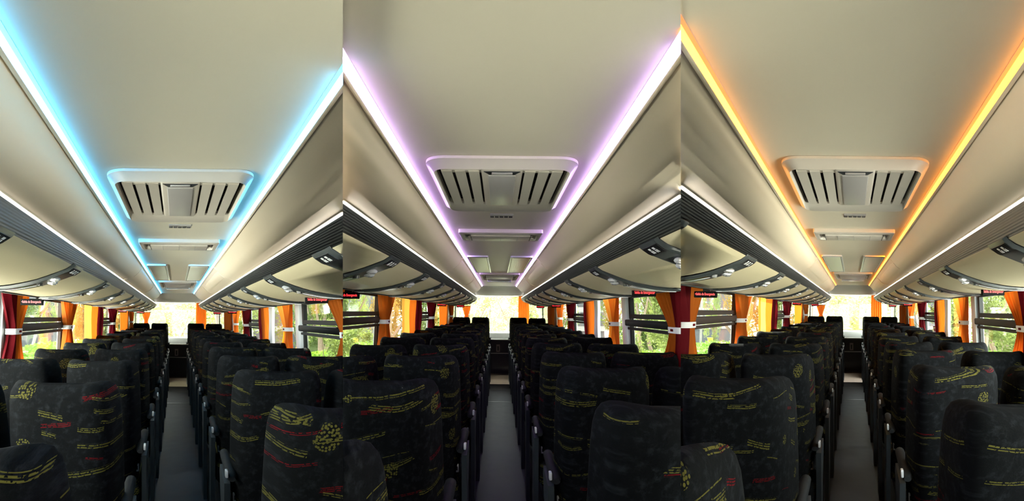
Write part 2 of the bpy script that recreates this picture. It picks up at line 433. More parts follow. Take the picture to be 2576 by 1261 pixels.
    part(c, 'panel_edge', bbox(-.5, .53, 10.66, 10.77, -.70, -.67, .008), 'dash_light', parent=wf)
    part(c, 'panel_edge', bbox(-.5, .53, 10.67, 10.705, -1.025, -1.005, .005), 'smoke_plastic', parent=wf)
    sg = part(c, 'door_tag', bbox(-.055, .035, 10.685, 10.70, -.98, -.80, .004), 'tag_paper', parent=wf)
    part(c, 'tag_mark', box(-.025, .005, 10.680, 10.686, -.95, -.84), 'black_plastic', parent=sg)
    ws = struct(c, 'window_windscreen', box(-1.24 + XC, 1.24 + XC, YF - .02, YF - .014, -.56, .46), 'window_glass')
    for s in (-1, 1):
        part(c, 'windscreen_post', side(bbox(1.16, 1.24, YF - .08, YF, -.56, .46, .015), s), 'wall_grey', parent=ws)
for c in CABS: shell(c)

# the closed end of the coach behind the viewpoint
def rear():
    c = CABS[1]
    def w(name, b, mat):
        o = tag(bpy.data.objects.new(name, meshdata(name, b[0], b[1], mat, False)), kind='structure'); COL.objects.link(o)
    w('wall_back', box(-1.62, 1.62, -1.42, -1.36, -.02, 2.17), 'wall_grey')
    w('floor_rear', box(-1.62, 1.62, -1.36, Y0 + .02, -.03, 0), 'seat_dark')
    w('ceiling_rear', box(-1.62, 1.62, -1.36, Y0 + .01, 2.03, 2.06), 'ceiling_panel')
    w('leak_slab_rear', box(-1.7, 1.7, -1.45, .6, 2.17, 2.20), 'building_pale')  # unseen slab added over the rear end to keep daylight out
    for s in (-1, 1):
        def bx(y0, y1, z0, z1, x0=1.56, x1=1.62): return box(min(s * x0, s * x1), max(s * x0, s * x1), y0, y1, z0, z1)
        w('wall_side', merge(bx(-1.36, Y0 + .02, 0, 1.04), bx(-1.36, Y0 + .02, 1.84, 2.17), bx(-1.36, -1.25, 1.04, 1.84), bx(Y0 - .06, Y0 + .02, 1.04, 1.84)), 'wall_grey')
        w('window_rear', bx(-1.25, Y0 - .06, 1.04, 1.84, 1.588, 1.592), 'window_glass')  # unseen side windows, added to bring daylight onto the coves
rear()

# ------------------------------------------------------------------ light strips, racks, consoles
def strips(c):
    t = c.tone
    for s in (-1, 1):
        # coloured strip in the step between ceiling and cove
        y0, y1 = Y0, YL - .01
        where = ('left', 'right')[s > 0]
        r = thing(c, 'light_strip', (s * .275 + XC, y0, .41), 'long %s glowing strip along the ceiling edge, %s of the slatted hatch' % (t, where), 'light strip')
        core = [(.2705, .4198), (.2775, .408), (.279, .409), (.272, .4204)]
        soft = [(.262, .4198), (.2703, .4196), (.2703, .4204), (.262, .4204)]
        dx = LDX
        part(c, 'glowing_core', side(prism(core, y0, y1), s, XC + dx), 'led_core_' + t, base=(s * .275 + XC, y0, .41), parent=r)
        part(c, 'diffuser_edge', side(prism(soft, y0, y1), s, XC + dx), 'led_soft_' + t, base=(s * .275 + XC, y0, .41), parent=r)
        o = part(c, 'light_line', side(prism([(.4452, .2988), (.4458, .2925), (.450, .2925), (.450, .2988)], y0, 8.55), s), 'light_line', base=(s * .445 + XC, y0, .30))
        tag(o, 'thin white light line above the %s luggage rack in the %s-lit cabin' % (where, t), 'light strip')
def consoles_y(s):
    if s < 0: ys = [1.117 + .80 * k for k in range(10)]
    else: ys = [1.44 + .805 * k for k in range(10)]
    return [yl(y, .23) for y in ys]
def arc(prof, a, b):                         # the part of a polyline between two fractions of its length
    L = [0]
    for i in range(1, len(prof)): L.append(L[-1] + math.dist(prof[i], prof[i - 1]))
    def at(q):
        q *= L[-1]
        for i in range(1, len(prof)):
            if q <= L[i] + 1e-9:
                k = (q - L[i - 1]) / (L[i] - L[i - 1]); return tuple(prof[i - 1][j] + (prof[i][j] - prof[i - 1][j]) * k for j in (0, 1))
        return prof[-1]
    inner = [p for p, l in zip(prof, L) if a * L[-1] < l < b * L[-1]]
    return [at(a)] + inner + [at(b)]
def offset(prof, d):
    out = []
    for i in range(len(prof)):
        a = prof[max(i - 1, 0)]; b = prof[min(i + 1, len(prof) - 1)]
        v = Vector((b[0] - a[0], b[1] - a[1])).normalized(); out.append((prof[i][0] + v.y * d, prof[i][1] - v.x * d))
    return out
def racks(c):
    t = c.tone
    for s in (-1, 1):
        where = SIDE[s]; ys = consoles_y(s)
        base = (s * .9 + XC, Y0, .13)
        r = thing(c, 'luggage_rack', base, 'beige overhead luggage rack with dark ribbed band above the %s windows, %s-lit cabin' % (where, t), 'luggage rack')
        band = [(.4450, .2922), (.4475, .285), (.4535, .265), (.463, .247), (.476, .231), (.479, .2275)]
        part(c, 'rack_body', side(prism([(x + .012, z + .008) for x, z in RACK] + [(.93, .15), (.945, .25), (1.24, .26), (1.24, .43), (.475, .43)], Y0, 8.56), s), 'wall_grey', base=base, parent=r, smooth=True)
        part(c, 'ribbed_band', side(prism(band + [(.492, .236), (.48, .292)], Y0, 8.57), s), 'ribbed_band', base=base, parent=r, smooth=True)
        part(c, 'lower_rail', side(prism([(.905, .122), (.925, .122), (.935, .15), (.945, .25), (.93, .25), (.905, .135)], Y0, 8.57), s), 'frame_black', base=base, parent=r)
        edges = [Y0] + ys + [8.58]
        for i in range(len(edges) - 1):
            a = edges[i] - .01 if i else Y0
            b = min(edges[i + 1] - .165 if i + 1 < len(edges) - 1 else 8.56, 8.56)
            if b - a < .04: continue
            part(c, 'rack_panel', side(sheet(RACK, a, b, .008), s), 'rack_panel', base=base, parent=r, smooth=True)
        for k, y in enumerate(ys):
            if y > 8.6: continue
            console(c, s, k, y, where)
def console(c, s, k, y, where):
    t = c.tone; w = .165
    base = (s * .48 + XC, y, .22)
    label = 'dark grey service console under the %s rack, %s from the rear, %s-lit cabin' % (where, ORD[k], t)
    r = thing(c, 'service_console', base, label, 'console', 'overhead service consoles')
    key = lambda n: 'con%d%s' % (s, n)
    def P(name, vf, mat, parent=r, kk=None, sm=True):
        return part(c, name, vf, mat, base=base, parent=parent, smooth=sm, key=key(kk or name))
    o = offset([(.470, .236)] + RACK, .012)
    rings = []
    n = len(o)
    for i, (x, z) in enumerate(o):
        q = i / (n - 1)
        hw = w * (.5 - .14 * q); yc = y - w / 2 + .02 * q
        ax, az = ([(.470, .236)] + RACK)[i]
        rings.append([(x, yc - hw + .012, z), (x, yc + hw - .012, z), (ax, yc + hw, az - .001), (ax, yc - hw, az - .001)])
    P('body', side(loft(rings), s), 'grey_plastic')
    # button plate with white symbols at the tip
    pl = offset(arc(RACK, .0, .085), .0135)
    def onp(prof, q, d=.0):
        a = offset(prof, d); return a
    bp = P('button_panel', side(sheet(offset(arc(RACK, .004, .085), .015), y - w + .022, y - .020, .004), s), 'black_plastic')
    for j in range(3 if s < 0 else 2):
        yy = y - w + .045 + .034 * j + (.012 if s > 0 else 0)
        seg1 = offset(arc(RACK, .020, .040), .0162); seg2 = offset(arc(RACK, .046, .068), .0162)
        g = [sheet(seg1, yy, yy + .014, .001), sheet(seg2, yy - .003, yy + .003, .001), sheet(seg2, yy + .009, yy + .015, .001)]
        if (k + j) % 3 == 0 and s < 0: g = g[:1] + [sheet(seg2, yy + .003, yy + .009, .001)]
        part(c, 'symbol', side(merge(*g), s), 'icon_white', base=base, parent=bp, key=key('sym%d%d' % (j, (k + j) % 3)))
    # reading lamps
    for j, q in enumerate((.235, .30)):
        px, pz = arc(RACK, 0, q)[-1]
        yy = y - w * .62 + .055 * j
        e = ellipsoid(px - .006, yy, pz - .014, .026, .020, .012)
        lp = P('reading_lamp', side(e, s), 'chrome', kk='lamp%d' % j)
        part(c, 'lamp_lens', side(ellipsoid(px - .012, yy - .004, pz - .022, .015, .012, .006, 8, 5), s), 'lamp_glass', base=base, parent=lp, smooth=True, key=key('lens%d' % j))
    P('air_nozzle', side(tube([(arc(RACK, 0, .39)[-1][0], y - w * .5, arc(RACK, 0, .39)[-1][1] - d) for d in (.006, .022)], [.016, .013], 12), s), 'black_plastic')
    P('chrome_trim', side(sheet(offset(arc(RACK, .45, .98), .0145), y - w * .46 + .01, y - w * .46 + .016, .003), s), 'chrome')
    P('speaker_strip', side(sheet(offset(arc(RACK, .44, .86), .0142), y - w * .74, y - w * .52, .003), s), 'black_plastic')
for c in CABS: strips(c); racks(c)

# ------------------------------------------------------------------ things on the ceiling
def hatch(c):
    t = c.tone; x0, x1 = -.205, .225; ya, yb = 1.08, 1.655; zc, zb = .4205, .393
    base = (.01, 1.3, zc)
    r = thing(c, 'roof_hatch', base, 'beige slatted air hatch with rounded frame on the %s-lit ceiling' % t, 'air hatch')
    P = lambda name, vf, mat, parent=r, sm=True: part(c, name, vf, mat, base=base, parent=parent, smooth=sm)
    lo = [rrect(x0, x1, ya, yb, .055, zc - .001), rrect(x0, x1, ya, yb, .055, zc - .009), rrect(x0 + .008, x1 - .008, ya + .010, yb - .010, .05, zc - .013),
          rrect(x0 + .020, x1 - .020, ya + .034, yb - .05, .04, zb), rrect(x0 + .022, x1 - .022, ya + .050, yb - .125, .035, zb + .008),
          rrect(x0 + .026, x1 - .026, ya + .056, yb - .135, .03, zb + .010), rrect(x0 + .028, x1 - .028, ya + .060, yb - .145, .028, zc - .004)]
    P('frame', loft(lo, cap0=True, cap1=False), 'moulded_plastic')
    P('duct_tray', box(x0 + .02, x1 - .02, ya + .04, yb - .10, zc - .0035, zc - .0015), 'dark_gap', sm=False)
    xm = (x0 + x1) / 2; a, b = ya + .062, yb - .147
    for s in (-1, 1):
        for k in range(3):
            h = .062 + .039 * k
            poly = [(h + .003, zb + .003), (h + .033, zb + .002), (h + .036, zb + .014), (h + .008, zb + .0225)]
            V, Fc = prism(poly, a, b)
            P('slat', ([(xm + s * x, y, z) for x, y, z in V], Fc), 'moulded_plastic', sm=False)
    for e in (0, 1):                         # cross rails that carry the slats
        y = (a - .004, b - .022)[e]
        P('end_rail', bbox(xm - .172, xm + .172, y, y + .026, zb + .006, zb + .020, .004), 'moulded_plastic')
    cp = P('centre_panel', bbox(xm - .060, xm + .060, a - .02, b + .012, zb + .001, zb + .020, .008), 'moulded_plastic')
    part(c, 'cover_plate', bbox(xm - .040, xm + .040, a + .025, b - .012, zb - .003, zb + .006, .003), 'smoke_plastic', base=base, parent=cp, smooth=True)
    lt = P('latch_recess', loft([[(xm - .052, a - .008, zb - .0005), (xm + .052, a - .008, zb - .0005), (xm + .036, a + .018, zb - .0005), (xm - .036, a + .018, zb - .0005)],
                                [(xm - .052, a - .008, zb + .004), (xm + .052, a - .008, zb + .004), (xm + .036, a + .018, zb + .004), (xm - .036, a + .018, zb + .004)]]), 'seat_frame')
    part(c, 'latch', bbox(xm - .030, xm + .030, a - .004, a + .014, zb - .004, zb + .002, .003), 'smoke_plastic', base=base, parent=lt, smooth=True)
    # small plate behind it
    b2 = (.015, 1.79, zc)
    v = thing(c, 'label_plate', b2, 'small dark slotted plate just behind the roof hatch, %s-lit cabin' % t, 'plate')
    part(c, 'plate', bbox(-.036, .064, 1.755, 1.785, zc - .004, zc - .0005, .001), 'smoke_plastic', base=b2, parent=v)
    for k in range(5):
        xx = -.036 + .0205 * k
        part(c, 'slot', bbox(xx, xx + .016, 1.795, 1.822, zc - .003, zc - .0005, .001), 'dark_gap', base=b2, parent=v)
def monitor(c, ya, yb, label, open_):
    zc, zb = .4205, .399; base = (.01, ya, zc); x0, x1 = -.205, .228
    r = thing(c, 'folding_monitor', base, label, 'monitor')
    P = lambda name, vf, mat, sm=True: part(c, name, vf, mat, base=base, parent=r, smooth=sm)
    L = [rrect(x0, x1, ya, yb, .012, zc - .0005, 3), rrect(x0, x1, ya, yb, .012, zb + .003, 3), rrect(x0 + .004, x1 - .004, ya + .004, yb - .004, .010, zb, 3),
         rrect(x0 + .022, x1 - .022, ya + .05, yb - .02, .02, zb, 3), rrect(x0 + .026, x1 - .026, ya + .056, yb - .03, .018, zb + .014, 3)]
    P('housing', loft(L), 'moulded_plastic')
    f0, f1 = ya + .065, yb - .045
    P('flap', bbox(x0 + .058, x1 - .058, f0, f1, zb - .006, zb + .010, .005), 'moulded_plastic' if not open_ else 'smoke_plastic')
    for s in (x0 + .042, x1 - .058):
        P('hinge', tube([(s, (f0 + f1) / 2, zb + .002), (s + .016, (f0 + f1) / 2, zb + .002)], .011, 10), 'moulded_plastic')
    for s in (x0 + .0575, x1 - .0600):
        P('gap_line', box(s, s + .0025, f0, f1, zb - .0065, zb + .004), 'dark_gap', False)
    for q in (.22, .5, .78):
        xx = x0 + .058 + (x1 - x0 - .116) * q
        P('rib', box(xx - .001, xx + .001, f0, f1, zb - .0072, zb - .004), 'smoke_plastic', False)
    if open_:
        P('screen', bbox(x0 + .07, x1 - .07, f1 - .02, f1 - .01, zb - .028, zb - .002, .003), 'lamp_glass')
def grille_lamp(c, s):
    zc = .4205; x0, x1 = (-.236, -.076) if s < 0 else (.090, .258); ya, yb = 3.10, 4.36
    base = ((x0 + x1) / 2, ya, zc)
    r = thing(c, 'ceiling_lamp', base, 'prismatic rectangular lamp beside the %s %s strip, behind the near monitor' % (SIDE[s], c.tone), 'ceiling lamp')
    L = [rrect(x0, x1, ya, yb, .02, zc - .0005, 3), rrect(x0, x1, ya, yb, .02, zc - .012, 3), rrect(x0 + .010, x1 - .010, ya + .03, yb - .03, .015, zc - .014, 3), rrect(x0 + .014, x1 - .014, ya + .045, yb - .045, .012, zc - .008, 3)]
    part(c, 'frame', loft(L), 'chrome', base=base, parent=r, smooth=True)
    part(c, 'lens', bbox(x0 + .015, x1 - .015, ya + .05, yb - .05, zc - .0125, zc - .0085, .002), 'prism_lens', base=base, parent=r)
for c in CABS:
    hatch(c)
    monitor(c, 2.09, 2.33, 'near folded ceiling monitor behind the roof hatch, %s-lit cabin' % c.tone, False)
    monitor(c, 4.48, 5.25, 'far ceiling monitor near the front, beyond the two lamps, %s-lit cabin' % c.tone, True)
    for s in (-1, 1): grille_lamp(c, s)

# ------------------------------------------------------------------ emergency exit signs
def textmesh(txt, size):
    cu = bpy.data.curves.new('lettering', 'FONT'); cu.body = txt; cu.size = size; cu.align_x = 'CENTER'; cu.align_y = 'CENTER'; cu.extrude = .0006; cu.offset = size * .015
    ob = bpy.data.objects.new('lettering', cu); COL.objects.link(ob)
    dg = bpy.context.evaluated_depsgraph_get()
    me = bpy.data.meshes.new_from_object(ob.evaluated_get(dg))
    V = [tuple(v.co) for v in me.vertices]; Fc = [tuple(p.vertices) for p in me.polygons]
    bpy.data.objects.remove(ob); bpy.data.curves.remove(cu); bpy.data.meshes.remove(me)
    return V, Fc
TXT = {}
def sign(c, s, y, h, z, w, hh, label):
    base = (s * h + XC, y, z)
    r = thing(c, 'exit_sign', base, label, 'exit sign')
    x = base[0]
    part(c, 'housing', bbox(x - w / 2, x + w / 2, y, y + .03, z - hh / 2, z + hh / 2, .004), 'sign_black', base=base, parent=r)
    part(c, 'hanger', bbox(x - .02, x + .03, y + .008, y + .022, z + hh / 2, .135, .003), 'black_plastic', base=base, parent=r)
    if s not in TXT: TXT[s] = textmesh('\u2022Salida de Emergencia' if s < 0 else 'Salida de Emergencia\u2022', 1.0)
    V, Fc = TXT[s]
    x0 = min(v[0] for v in V); x1 = max(v[0] for v in V); z0 = min(v[1] for v in V); z1 = max(v[1] for v in V)
    kx = w * .88 / (x1 - x0); kz = hh * .52 / (z1 - z0)
    V2 = [(x + (v[0] - (x0 + x1) / 2) * kx, y - .0012 - v[2], z + (v[1] - (z0 + z1) / 2) * kz) for v in V]
    part(c, 'lettering', (V2, Fc), 'sign_red', base=base, parent=r)
for c in CABS:
    sign(c, -1, 2.72, 1.000, .098, .150, .042, 'lit red emergency exit sign under the left rack near the rear, %s-lit cabin' % c.tone)
    sign(c, 1, 2.45, .838, .121, .135, .040, 'lit red emergency exit sign under the right rack near the rear, %s-lit cabin' % c.tone)
    for s, y, h, n in ((-1, 6.9, .95, 'middle'), (-1, 8.2, .76, 'far'), (1, 6.9, .93, 'middle'), (1, 8.2, .80, 'far')):
        sign(c, s, y, h, .113, .15, .05, 'small lit red exit sign under the %s rack at the %s windows, %s-lit cabin' % (SIDE[s], n, c.tone))

# ------------------------------------------------------------------ curtains
def curtain(c, s, ya, yb, mats, tie, label, zt=.215, zb=-.56, lean=.5, hh=1.17):
    base = (s * hh + XC, (ya + yb) / 2, zb)
    r = thing(c, 'curtain', base, label, 'curtain')
    nz, tz = 22, -.105
    wid = yb - ya; npl = max(3, int(wid / .085))
    cuts = [0] + [q for q, _ in mats]
    for j, (q1, mat) in enumerate(mats):
        q0 = cuts[j]; nu = max(6, int(10 * npl * (q1 - q0)))
        V, Fc = [], []
        for iz in range(nz + 1):
            z = zt + (zb - zt) * iz / nz
            if tie:
                d = (z - tz) / (.30 if z > tz else .34)
                k = .22 + .78 * min(1, abs(d)) ** 1.3
            else: k = .94 + .06 * abs(math.sin(5 * z + ya))
            for iu in range(nu + 1):
                u = q0 + (q1 - q0) * iu / nu
                y = ya + wid * (lean + (u - lean) * k)
                amp = .022 + .014 * (1 - k)
                x = hh + amp * math.sin(2 * math.pi * npl * u + .8 * math.sin(3 * u + ya)) + .006 * math.sin(9 * z + 5 * u)
                V.append((s * x + XC, y, z))
        for iz in range(nz):
            for iu in range(nu):
                a = iz * (nu + 1) + iu; Fc.append((a, a + 1, a + nu + 2, a + nu + 1))
        part(c, 'cloth', (V, Fc), mat, base=base, parent=r, smooth=True)
    if tie:
        a, b = ya + wid * (lean - lean * .24), ya + wid * (lean + (1 - lean) * .24)
        tb = part(c, 'tie_band', side(loft([[(hh + p[0], p[1], z_) for p in rrect(-.048, .045, a - .008, b + .008, .035, 0, 4)] for z_ in (tz - .020, tz - .015, tz + .015, tz + .020)]), s), 'tie_white', base=base, parent=r, smooth=True)
        ym = (a + b) / 2
        part(c, 'buckle_slot', side(bbox(hh - .052, hh - .044, ym - .02, ym + .02, tz - .008, tz + .008, .003), s), 'curtain_red', base=base, parent=tb)
def cross_curtain(c, s, y, h0, h1, zt, tie, label, zb=-.56):
    base = (s * (h0 + h1) / 2 + XC, y, zb)
    r = thing(c, 'curtain', base, label, 'curtain')
    V, Fc, nu, nz = [], [], 36, 16
    for iz in range(nz + 1):
        z = zt + (zb - zt) * iz / nz
        k = (.4 + .6 * min(1, abs(z + .10) / .2)) if tie else .92 + .08 * math.cos(4 * z)
        for iu in range(nu + 1):
            u = iu / nu; hm = (h0 + h1) / 2
            V.append((s * (hm + (u - .5) * (h1 - h0) * k) + XC, y + .025 * math.sin(2 * math.pi * 5 * u), z))
    for iz in range(nz):
        for iu in range(nu):
            a = iz * (nu + 1) + iu; Fc.append((a, a + 1, a + nu + 2, a + nu + 1))
    part(c, 'cloth', (V, Fc), 'curtain_orange', base=base, parent=r, smooth=True)
    part(c, 'rail', bbox(base[0] - (h1 - h0) / 2 - .03, base[0] + (h1 - h0) / 2 + .03, y - .01, y + .01, zt, zt + .015, .004), 'frame_black', base=base, parent=r)
for c in CABS:
    t = c.tone
    O, R, G = 'curtain_orange', 'curtain_red', 'curtain_gold'
    curtain(c, -1, 2.66, 3.16, ((.5, R), (1, O)), True, 'tied red and orange curtain at the rear left window, %s-lit cabin' % t, lean=.4)
    curtain(c, -1, 4.05, 4.68, ((1, O),), True, 'tied orange curtain ahead of the rear left window, %s-lit cabin' % t, lean=.3)
    curtain(c, -1, 5.10, 6.25, ((.28, G), (.62, O), (1, R)), False, 'untied gold, orange and dark red curtain midway along the left, %s-lit cabin' % t)
    curtain(c, -1, 6.85, 7.80, ((.7, R), (1, R)), True, 'tied dark red curtain far along the left windows, %s-lit cabin' % t, lean=.4)
    curtain(c, -1, 8.35, 9.35, ((.5, O), (1, O)), False, 'loose orange curtain near the front left, %s-lit cabin' % t)
    curtain(c, -1, 9.8, 10.75, ((.6, O), (1, O)), True, 'tied orange curtain nearest the front left blank panel, %s-lit cabin' % t)
    cross_curtain(c, -1, 11.9, .80, 1.04, .16, True, 'small tied orange curtain left of the windscreen, %s-lit cabin' % t)
    curtain(c, 1, 2.52, 3.22, ((.5, R), (1, O)), True, 'tied orange and red curtain at the rear right window, %s-lit cabin' % t, lean=.35)
    curtain(c, 1, 4.20, 4.78, ((.55, O), (1, G)), True, 'tied orange and gold curtain ahead of the white pillar, right side, %s-lit cabin' % t, lean=.15)
    curtain(c, 1, 4.98, 5.80, ((.22, 'pillar_white'), (.82, O), (1, R)), False, 'wide loose bright orange curtain midway along the right, %s-lit cabin' % t)  # white first strip paints the lit back of the orange cloth
    curtain(c, 1, 6.55, 7.35, ((.75, R), (1, O)), True, 'tied dark red curtain far along the right windows, %s-lit cabin' % t, lean=.5)
    curtain(c, 1, 7.75, 8.55, ((1, O),), True, 'tied orange curtain beyond the dark red one, right side, %s-lit cabin' % t)
    curtain(c, 1, 9.1, 10.0, ((.6, O), (1, O)), False, 'loose orange curtain near the front right, %s-lit cabin' % t)
    cross_curtain(c, 1, 11.9, .54, .85, .45, False, 'loose orange curtain right of the windscreen, %s-lit cabin' % t)

# ------------------------------------------------------------------ seats
def seat_shapes(s):
    """seat in its own coordinates: foot at (0,0,0), facing +Y; s = side of the aisle"""
    H = 1.205
    rings = []
    n = 40
    prof = [(.40, .185, .075), (.44, .212, .085), (.55, .226, .092), (.70, .232, .092), (.85, .233, .088), (.97, .232, .082), (1.06, .230, .078), (1.12, .226, .074), (1.155, .219, .068), (1.180, .206, .058), (1.196, .186, .044), (1.205, .16, .026), (1.208, .13, .010)]
    for z, w, d in prof:
        q = (z - .40) / (H - .40)
        yc = .03 - .235 * q
        ring = []
        for i in range(n):
            a = 2 * math.pi * (i + .5) / n
            ca, sa = math.cos(a), math.sin(a)
            y = d * math.copysign(abs(sa) ** .45, sa)
            ww = w * (.865 + .135 * min(1, max(-1, y / d) * .9 + .35)) if d > .02 else w * .9
            x = ww * math.copysign(abs(ca) ** .34, ca)
            wrap = .020 * (abs(x) / .23) ** 3 + (.030 * (abs(x) / .23) ** 2 if y > 0 else 0)
            dip = -.024 * (1 - (abs(x) / .2) ** 2) * max(0, (q - .7) / .3) if abs(x) < .2 else 0
            ring.append((x, yc + y + wrap, z + dip))
        rings.append(ring)
    back = loft(rings)
    cr = []
    for z, g in ((.30, .0), (.32, .014), (.40, .018), (.44, .012), (.46, -.01), (.465, -.05)):
        cr.append(rrect(-.215 - g, .215 + g, -.02 - g, .44 + g, .06, z, 5))
    cushion = loft(cr)
    base = merge(bbox(-.20, .20, .02, .40, .20, .30, .01), bbox(-.16, -.11, .08, .34, 0, .21, .006), bbox(.11, .16, .08, .34, 0, .21, .006))
    ax = -s * .232                             # aisle side
    pad = []
    for y, z, w, h in ((-.10, .655, .018, .012), (-.08, .66, .026, .022), (.05, .668, .028, .026), (.16, .674, .028, .026), (.23, .676, .026, .022), (.255, .672, .018, .012)):
        pad.append([(ax + w * math.cos(a), y, z + h * math.sin(a)) for a in (2 * math.pi * k / 12 for k in range(12))])
    pad = loft(pad)
    sd = -s
    x0, x1 = sorted((ax + sd * .004, ax + sd * .034))
    panel = []
    for x in (x0, x1):
        panel.append([(x, -.06, .62), (x, .14, .645), (x, .17, .60), (x, .12, .40), (x, .16, .20), (x, .17, .0 - (FLOOR - DECK) * -1), (x, .04, (FLOOR - DECK)), (x, .02, .20), (x, -.02, .42)])
    panel = loft(panel)
    pocket = merge(bbox(-.175, .175, -.135, -.105, .50, .74, .01))
    bx = ax - sd * .03
    buckle = bbox(bx - .012, bx + .012, .015, .030, .50, .545, .003)
    slot = box(bx - .006, bx + .006, .0135, .016, .512, .534)
    tab = bbox(ax + sd * .020, ax + sd * .034, -.115, -.085, .665, .70, .004)
    inner = bbox(-ax - .022, -ax + .022, -.06, .24, .62, .66, .012)
    return dict(back=back, cushion=cushion, base=base, pad=pad, panel=panel, buckle=buckle, slot=slot, tab=tab, inner=inner)
SHAPES = {s: seat_shapes(s) for s in (-1, 1)}
def seat(c, s, which, row, x, y, zo, rows):
    S = SHAPES[s]
    base = (x, y, DECK + zo)
    label = 'black seat in yellow and red print, %s row from the rear, %s %s, %s-lit cabin' % (ORD[row], SIDE[s], which, c.tone)
    r = thing(c, 'passenger_seat', base, label, 'seat', 'passenger seats')
    def P(name, vf, mat, sm=True, parent=r, kk=None):
        key = 'seat%d%s' % (s, kk or name)
        o = part(c, name, vf, mat, parent=parent, smooth=sm, key=key)
        c.objs[-1] = (o, T(c, base))
        return o
    P('backrest', S['back'], 'seat_fabric'); P('cushion', S['cushion'], 'seat_fabric'); P('seat_base', S['base'], 'seat_frame')
    if which == 'aisle':
        P('armrest', S['pad'], 'arm_pad'); P('side_frame', S['panel'], 'seat_frame', False); P('recline_tab', S['tab'], 'buckle')
    else:
        P('armrest', S['inner'], 'arm_pad', kk='inner')
    if row < 6:
        b = P('belt_buckle', S['buckle'], 'buckle'); P('buckle_slot', S['slot'], 'black_plastic', False, b)
for c in CABS:
    for s, start, pitch in ((-1, .665, .803), (1, 1.09, .776)):
        for row in range(13):
            yc = start + pitch * row
            y = yl(yc, -.235) + .28
            zo = .115 if row == 12 else 0
            for which, h in (('aisle', .466 if s < 0 else .486), ('window', .945 if s < 0 else .962)):
                if row == 0 and which == 'window': continue
                seat(c, s, which, row, s * h + XC, y, zo + random.uniform(-.006, .006), 13)

# ------------------------------------------------------------------ cut each cabin where it meets its neighbour
bpy.context.view_layer.update()
def clip(c):
    dirs = []
    if c.hi is not None: dirs.append((c.hi, 1))
    if c.lo is not None: dirs.append((c.lo, -1))
    gone = set()
    for o, base in c.objs:
        for sk, sg in dirs:
            if o.name in gone: break
            nrm = Vector((1, -sk * CP, -sk * SP)) * sg
            me = o.data
            d = [nrm.dot(v.co + base - EYE) for v in me.vertices]
            if not d or max(d) < 1e-6: continue
            if min(d) > -1e-4: gone.add(o.name); break
            bm = bmesh.new(); bm.from_mesh(me)
            r = bmesh.ops.bisect_plane(bm, geom=list(bm.verts) + list(bm.edges) + list(bm.faces), plane_co=EYE - base, plane_no=nrm, clear_outer=True, dist=1e-6)
            ce = [e for e in r['geom_cut'] if isinstance(e, bmesh.types.BMEdge)]
            try:
                if me.materials[0].name not in ('curtain_orange', 'curtain_red', 'curtain_gold'):
                    bmesh.ops.holes_fill(bm, edges=ce, sides=0)
            except Exception: pass
            m2 = bpy.data.meshes.new(me.name); bm.to_mesh(m2); bm.free()
            m2.materials.append(me.materials[0]); o.data = m2
    def kill(o):
        for ch in list(o.children): kill(ch)
        bpy.data.objects.remove(o)
    for o, b in c.objs:
        try: nm = o.name
        except ReferenceError: continue
        if nm in gone:
            for ch in list(o.children):      # a structure cut away keeps its surviving pieces
                if ch.name not in gone:
                    ch.parent = None; ch.location = b
                    ch['kind'] = 'structure'
            kill(o)
for c in CABS: clip(c)
for o in [o for o in SC.objects if o.type == 'EMPTY' and not o.children]: bpy.data.objects.remove(o)

# ------------------------------------------------------------------ outdoors
GZ = -2.3
def wobj(name, vf, mat, loc=(0, 0, 0), parent=None, smooth=False):
    o = bpy.data.objects.new(name, meshdata(name, vf[0], vf[1], mat, smooth)); COL.objects.link(o)
    o.location = loc
    if parent: o.parent = parent
    return o
gz = 1.6 + GZ
tag(wobj('ground', box(-160, 160, -20, 160, gz - .1, gz), 'road'), kind='structure')
def leaves(n, rx, ry, rz, size, seed, clumps=14):
    R = random.Random(seed); V, Fc = [], []
    cl = []
    for _ in range(clumps):
        while True:
            p = Vector((R.uniform(-1, 1), R.uniform(-1, 1), R.uniform(-1, 1)))
            if .25 < p.length < .95: break
        cl.append((p, R.uniform(.22, .42)))
    for _ in range(n):
        p, q = R.choice(cl)
        d = Vector((R.gauss(0, 1), R.gauss(0, 1), R.gauss(0, 1))).normalized() * q * R.random() ** .4
        o = Vector(((p.x + d.x) * rx, (p.y + d.y) * ry, (p.z + d.z) * rz))
        a = Vector((R.gauss(0, 1), R.gauss(0, 1), R.gauss(0, .7))).normalized(); b = a.orthogonal().normalized()
        b = (b + a.cross(b) * R.uniform(-1, 1)).normalized()
        L = size * R.uniform(.6, 1.3); k = len(V)
        V += [tuple(o - a * L), tuple(o + b * L * .45), tuple(o + a * L), tuple(o - b * L * .45)]
        Fc.append((k, k + 1, k + 2, k + 3))
    return V, Fc
CROWN = [leaves(4200, 2.0, 2.0, 1.9, .085, k) for k in range(3)] + [leaves(3200, 1.2, 1.2, 1.5, .07, 9)]
def leafmesh(vf, mat, name):
    me = bpy.data.meshes.new(name); me.from_pydata(vf[0], [], vf[1]); me.materials.append(MATS[mat]); return me
CM = {}
